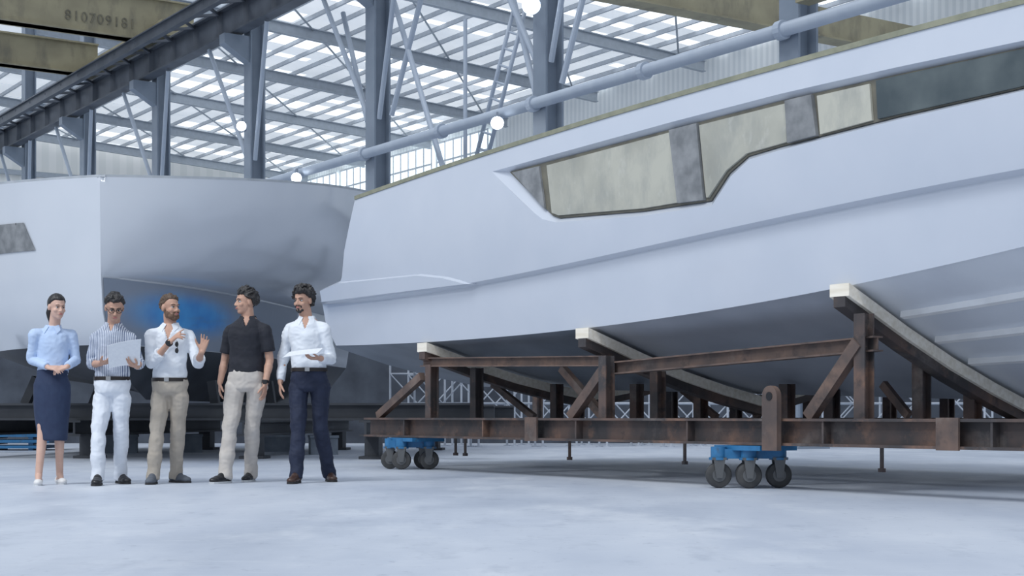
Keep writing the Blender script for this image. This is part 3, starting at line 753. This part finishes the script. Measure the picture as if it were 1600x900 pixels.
    if kw.get('beard')=='goatee':
        m=M()
        def be(c,rad): m.ell(hc+Rh@(V(c)*hs),tuple(x*hs for x in rad),Rh)
        be((0,-.066,-.1),(.024,.022,.02)); be((0,-.085,-.078),(.012,.008,.01))
        for sg in (-1,1): be((sg*.016,-.092,-.047),(.016,.009,.005)); be((sg*.031,-.079,-.058),(.006,.008,.014)); be((sg*.03,-.062,-.09),(.012,.016,.014))
        remesh(m,'beard',hairm['mat'],r,.004,1)
    if kw.get('glasses'):
        m=M()
        for sg in (-1,1):
            pts=[hd(sg*.033+.025*math.cos(a),-.094+.006*abs(math.cos(a)),-.0+.018*math.sin(a)) for a in [2*PI*i/16 for i in range(17)]]
            m.path(pts,.0026,6); m.path([hd(sg*.058,-.088,.006),hd(sg*.078,-.04,.006),hd(sg*.08,.012,.0)],.0025,6)
        m.path([hd(-.009,-.096,.004),hd(.009,-.096,.004)],.0025,6)
        obj('glasses',m,MT['black'],r,True)
    # --- top
    kind,tm_=top['kind'],top['mat']
    wz=top['waist']
    m=M()
    prof=[(wz-.03,.148,.108),(wz+.03,.157,.116),(1.1,.148,.108),(1.2,.153,.114),(1.30,.162,.122),(1.37,.155,.11),(1.415,.11,.085),(1.455,.07,.068)] if kind!='polo' else [(wz,.160,.122),(wz+.04,.158,.12),(1.1,.15,.115),(1.2,.155,.118),(1.30,.165,.125),(1.37,.155,.113),(1.415,.112,.088),(1.45,.07,.068)]
    m.zloft([(z*k,*cxy(z*k),a*wsc*k,b*wsc*k) for z,a,b in prof])
    for i in (0,1):
        m.cap(V((nb.x,nb.y,1.395*k)),.056*k,sh[i]+V((0,0,.0)),.054*k)
        if kind=='polo':
            e=sh[i].lerp(el[i],.72); m.cap(sh[i],.057*k,sh[i].lerp(e,.3),.06*k); m.cap(sh[i],.058*k,e,.061*k,14,True)
        else:
            fr=top['sleeve']; 
            m.cap(sh[i],.056*k,el[i],.05*k*wsc); e=el[i].lerp(wr[i],fr); m.cap(el[i],.05*k*wsc,e,(.049 if fr<.7 else .039)*k*wsc,14,True)
            if fr<.7: m.cap(el[i].lerp(wr[i],fr-.14),.055*k,e,.055*k,14,True)
    vz=top.get('vneck')
    def vn(c,n):
        if vz:
            dx=abs(c.x-sc.x)
            if c.y<sc.y-.02 and c.z>vz*k and dx<(c.z-vz*k)*.34+.004: c=c+V((0,.05,0))
        return c
    remesh(m,'polo_shirt' if kind=='polo' else ('blouse' if female else 'shirt'),tm_,r,.0075,2,folds(top.get('amp',.008),(8,8,11),vn))
    # collar
    m=M(); rg=[]
    for i in range(25):
        a=-PI/2+.32+(2*PI-.64)*i/24; f=(1+math.sin(a))/2
        cxx=nb.x+.072*k*math.cos(a)*wsc; cyy=nb.y+.004+.070*k*math.sin(a)*wsc; z0=1.42*k+.012*f
        ux,uy=math.cos(a),math.sin(a)
        rg.append([V((cxx+ux*.004,cyy+uy*.004,z0-.012)),V((cxx+ux*.012,cyy+uy*.012,z0-.008)),V((cxx+ux*.004-.006*ux,cyy-.002*uy,z0+.04)),V((cxx-ux*.008,cyy-uy*.008,z0+.038))])
    m.loft(rg)
    for sg in (-1,1):
        a=V((nb.x+sg*.022,nb.y-.074*k,1.445*k)); b_=V((nb.x+sg*.064*wsc,nb.y-.03,1.462*k)); c_=V((nb.x+sg*.055,nb.y-.108*k*wsc,1.375*k)); d_=V((nb.x+sg*.082,nb.y-.075*k,1.41*k))
        off=V((0,-.007,.004)); m.poly([a,b_,d_,c_],[p+off for p in (a,b_,d_,c_)])
    obj('collar',m,tm_,r,40)
    # --- bottom
    bk=bot['kind']
    if bk=='skirt':
        m=M(); x0=pc.x; hem=bot['hem']
        zc=[(wz+.02,.128,.1),(wz-.04,.14,.108),(.92,.168,.122),(.84,.172,.124),(.7,.163,.12),(.5,.142,.115),(hem+.02,.134,.115),(hem,.134,.115)]
        m.zloft([(z*k,x0+bot.get('dx',0)*(1-z),-.01,a*k,b*k) for z,a,b in zc])
        remesh(m,'skirt',bot['mat'],r,.008,2,folds(.006,(9,9,4)))
        m=M(); m.zloft([(wz*k-.016,x0,0,.142*k,.11*k),(wz*k+.016,x0,0,.14*k,.108*k)]); obj('waistband',m,MT['navy'],r,True)
    else:
        m=M(); m.zloft([(z*k,pc.x,0,a*k,b*k) for z,a,b in [(.8,.11,.09),(.83,.155,.115),(.9,.165,.122),(.96,.158,.118),(wz+.005 if kind!='polo' else 1.0,.152,.112)]])
        for i in (0,1):
            e=V((an[i].x,an[i].y,max(.035,an[i].z-.045)))
            m.cap(hip[i],.092*k,kn[i],.068*k); m.cap(kn[i],.067*k,e,.058*k,14,True)
        remesh(m,'trousers',bot['mat'],r,.008,2,folds(.0115,(8,8,10)))
        if kind!='polo':
            m=M(); rg=[]
            for i in range(33):
                a=2*PI*i/32; 
                rg.append([V((pc.x+(.157*k+d)*math.cos(a),(.117*k+d)*math.sin(a),wz*k+z)) for d,z in ((-.02,-.016),(.006,-.016),(.006,.016),(-.02,.016))])
            m.loft(rg,False); bo_=obj('belt',m,MT['belt'],r,40)
            m=M(); m.box((pc.x,-.117*k-.009,wz*k),(.042,.008,.034)); obj('buckle',m,MT['buckle'],bo_,False)
    # --- shoes
    for i in (0,1):
        Rf=Matrix.Rotation(math.radians(fyaw[i]),3,'Z'); a=V((an[i].x,an[i].y,0))
        def fp(x,y,z): return a+Rf@V((x,y,z))
        low=shoe.get('low'); m=M(); w_=.85 if female else 1
        if low:
            m.ell(fp(0,.035,.034),(.036,.044,.036),Rf); m.ell(fp(0,-.04,.024),(.037,.075,.026),Rf); m.ell(fp(0,-.11,.026),(.039,.062,.032),Rf)
        else:
            m.ell(fp(0,.035,.05),(.037,.047,.052),Rf); m.ell(fp(0,-.03,.05),(.039,.07,.05),Rf); m.ell(fp(0,-.08,.035),(.043,.09,.04),Rf); m.ell(fp(0,-.14,.03),(.043,.055,.03),Rf)
        so=remesh(m,'shoe',shoe['mat'],r,.006,2,lambda c,n:V((c.x,c.y,max(c.z,.012))))
        m=M(); ol=[]
        for (y,x) in ((.08,0),(.07,.022),(.03,.036),(-.03,.034),(-.09,.043),(-.14,.044),(-.18,.03),(-.196,0)): ol.append((x*w_,y*(w_ if y<0 else 1)))
        ol=ol+[(-x,y) for x,y in reversed(ol[1:-1])]
        hh=.018 if not low else .012
        m.poly([fp(x,y,.0) for x,y in ol],[fp(x,y,hh) for x,y in ol]); obj('sole',m,shoe['sole'],so,False)
    if kw.get('watch') is not None:
        i=kw['watch']; d=(wr[i]-el[i]).normalized(); p=wr[i]-d*.02; m=M(); m.tube(p-d*.011,p+d*.011,.034*k,18); m.box(p+V((0,-.034,0)),(.034,.01,.034)); obj('wristwatch',m,MT['black'],r)
    return r,q
def sheet(name,label,c4,bend,group=None):
    P=[]; n=8
    for i in range(n+1):
        row=[]
        for j in range(n+1):
            u,v=i/n,j/n
            p=(c4[0]*(1-u)+c4[1]*u)*(1-v)+(c4[3]*(1-u)+c4[2]*u)*v
            row.append(p+Zv*bend*math.sin(PI*u)*(1-.3*v))
        P.append(row)
    nrm=(c4[1]-c4[0]).cross(c4[3]-c4[0]).normalized()*.002
    m=M(); m.grid(P)
    a=len(m.v); m.add([V(p)+nrm for p in m.v],m.f[:])
    N=n+1; bd=[j for j in range(N)]+[i*N+n for i in range(1,N)]+[n*N+j for j in range(n-1,-1,-1)]+[i*N for i in range(n-1,0,-1)]
    for x in range(len(bd)):
        y=(x+1)%len(bd); m.f.append([bd[x],bd[y],bd[y]+a,bd[x]+a]); m.mi.append(0)
    return tag(obj(name,m,MT['paper'],None,40),label,'paper',group)

# P1 woman
person('woman in a light blue blouse and long navy skirt, hands clasped',13.46,82,757,1.67,MT['skinf'],(91,480,-.04,42,8),
 [(57,524,-.04),(109,524,.05)],[(49,563,.0),(116,562,.06)],[(84,575,-.15),(112,574,-.14)],
 [((1,-.35,-.1),(0,.5,-.8),(0,-.5,1),.5),((-1,-.2,-.25),(.1,.6,-.8),(0,-.5,1),.45)],
 [(72,600),(92,600)],[(70,668,-.06),(91,668,.02)],[(67,743,-.12),(88,743,.1)],[15,28],82,
 dict(kind='blouse',mat=MT['lblue'],waist=1.03,sleeve=.9,amp=.009),dict(kind='skirt',mat=MT['navy'],hem=.405),dict(mat=MT['wshoe'],sole=MT['wsole'],low=True),
 dict(mat=MT['hairk'],a=(1.12,.015,2.5,.03,-.06,1),tail=[(0,.1,-.0),(0,.13,-.03),(-.01,.14,-.07),(-.01,.13,-.12),(-.01,.115,-.17)]),female=True,hs=.9)
# P2
r2_,q2=person('man in glasses and a navy striped shirt, white trousers, reading papers',13.46,177,757,1.70,MT['skint'],(183,482,-.09,20,24),
 [(148,529,.03),(206,529,-.03)],[(140,569,.05),(217,566,.0)],[(167,569,-.2),(222,574,-.17)],
 [((.9,-.45,.15),(0,.2,1),(-.2,-1,.3),.4),((-.6,-.7,.25),(0,.2,1),(.2,-1,.3),.4)],
 [(161,620),(189,620)],[(158,678,-.1),(187,678,.06)],[(160,742,-.14),(179,742,.2)],[8,35],175,
 dict(kind='shirt',mat=MT['stripe'],waist=.955,sleeve=.45,vneck=1.385,amp=.009),dict(kind='trousers',mat=MT['whitet']),dict(mat=MT['bshoe'],sole=MT['sole']),
 dict(mat=MT['hairk'],a=(1.08,.04,5,.1,-.02,2),tuft=(120,.008,.035,lambda d:(.3,-.2 if d.y<0 else .6,.6),.014)),glasses=True)
O2=V(((177-800)/F*13.46,13.46,0))
sheet('paper_sheet','large white paper held up by the man in glasses',[O2+q2((181,577,-.24)),O2+q2((228,572,-.22)),O2+q2((236,533,-.36)),O2+q2((186,543,-.38))],.012)
sheet('paper_sheet','smaller white sheet tucked behind the large paper of the man in glasses',[O2+q2((184,573,-.225)),O2+q2((224,568,-.205)),O2+q2((231,538,-.33)),O2+q2((191,547,-.345))],.01)
# P3
r3_,q3=person('bearded man in a white shirt and beige trousers gesturing with both hands',13.7,265,752,1.71,MT['skint'],(267,478,-.03,52,0),
 [(239,522,-.06),(294,522,.05)],[(240,566,-.1),(310,565,-.03)],[(277,533,-.28),(324,549,-.25)],
 [((.75,-.25,.6),(.5,.4,-.5),(-.3,-.2,1),[.12,.5,.7,.75]),((.3,-.2,.9),(-.35,-.9,.1),(-1,.1,.3),[.06,.08,.1,.14])],
 [(251,615),(280,615)],[(249,672,-.1),(277,672,.03)],[(245,738,-.14),(268,736,.17)],[2,52],265,
 dict(kind='shirt',mat=MT['white'],waist=.945,sleeve=.5,vneck=1.31,amp=.012),dict(kind='trousers',mat=MT['beige']),dict(mat=MT['gshoe'],sole=MT['sole']),
 dict(mat=MT['hairb'],a=(1.06,.02,6,.06,.0,3),tuft=(110,.007,.025,lambda d:(.2,.5,.3),.01)),beard='full',watch=0)
O3=V(((265-800)/F*13.7,13.7,0))
r=thing('sunglasses','dark sunglasses hanging from the bearded man\'s open shirt front','sunglasses',O3+q3((281,541,-.15)))
for sg in (-1,1):
    m=M(); m.ell((.006,-.004,sg*.028),(.016,.004,.024)); obj('lens',m,MT['black'],r,True)
m=M(); m.path([V((.012,0,-.05)),V((.012,0,.05))],.003,6); m.path([V((.012,0,.05)),V((.0,.03,.06))],.003,6); obj('frame',m,MT['black'],r,True)
# P4
person('man in a black polo shirt and light beige trousers, arms hanging',13.9,385,749,1.80,MT['skint'],(384,467,-.01,-58,2),
 [(358,512,.05),(416,512,-.05)],[(348,560,.09),(422,558,-.02)],[(343,593,.02),(417,596,-.1)],
 [((0,-.12,-1),(.9,.2,0),(.1,-1,0),.28),((-.05,-.12,-1),(-.9,.2,0),(-.1,-1,0),.28)],
 [(367,600),(402,600)],[(363,664,-.12),(393,664,.04)],[(358,731,-.2),(386,734,.2)],[-30,-8],385,
 dict(kind='polo',mat=MT['polo'],waist=.965,vneck=1.37,amp=.006),dict(kind='trousers',mat=MT['lbeige']),dict(mat=MT['bshoe'],sole=MT['wsole']),
 dict(mat=MT['hairk'],a=(1.1,.06,4,.07,-.1,4),tuft=(130,.009,.06,lambda d:(0,1,.15 if d.z>.3 else -.3),.012)),watch=1)
# P5
r5_,q5=person('curly haired man in a white shirt and dark navy trousers holding a sheet',13.9,482,748,1.80,MT['skint'],(474,464,-.02,-28,6),
 [(451,509,.04),(507,509,-.04)],[(440,556,.08),(518,555,-.01)],[(438,592,.0),(506,556,-.24)],
 [((0,-.12,-1),(.9,.2,0),(.1,-1,0),.28),((-.85,-.4,.0),(0,.1,1),(.1,-1,.3),.4)],
 [(466,600),(500,600)],[(468,662,-.1),(500,662,.03)],[(468,732,-.2),(511,730,.2)],[-10,18],483,
 dict(kind='shirt',mat=MT['white'],waist=.99,sleeve=.92,vneck=1.35,amp=.012),dict(kind='trousers',mat=MT['navyt']),dict(mat=MT['brshoe'],sole=MT['sole']),
 dict(mat=MT['hairk'],a=(1.14,.1,5,.06,-.12,5),tuft=(160,.012,.022,lambda d:(d.z,d.x,-d.y),.026)),beard='goatee')
O5=V(((482-800)/F*13.9,13.9,0))
sheet('paper_sheet','white sheet held almost flat by the curly haired man',[O5+q5((453,556,-.44)),O5+q5((505,550,-.44)),O5+q5((509,540,-.2)),O5+q5((457,546,-.2))],.006)

# ------------------------------------------------------------------ light
w=bpy.data.worlds.new('world'); scene.world=w; w.use_nodes=True
bg=w.node_tree.nodes['Background']; bg.inputs[0].default_value=(.77,.86,1.0,1); bg.inputs[1].default_value=.6
sl=bpy.data.lights.new('sun','SUN'); sl.energy=1.4; sl.angle=math.radians(28); sl.color=(.95,.975,1)
so=bpy.data.objects.new('sun',sl); C.objects.link(so); so.rotation_euler=V((.45,.5,-.95)).to_track_quat('-Z','Y').to_euler(); so.location=(-10,-5,25)
for i,(lx,ly,lz,e,sz,tgt) in enumerate(((-9,7,9.5,420,1.2,(-4,20,2)),(3,3,10,220,1.2,(2,14,2)))):  # added unseen lights for gloss spots on the hulls and more contrast
    al=bpy.data.lights.new('added_gloss_light','AREA'); al.energy=e; al.size=sz; al.color=(.95,.98,1)
    ao=bpy.data.objects.new('added_gloss_light',al); C.objects.link(ao); ao.location=(lx,ly,lz); ao.rotation_euler=(V(tgt)-V((lx,ly,lz))).to_track_quat('-Z','Y').to_euler()
print('done')
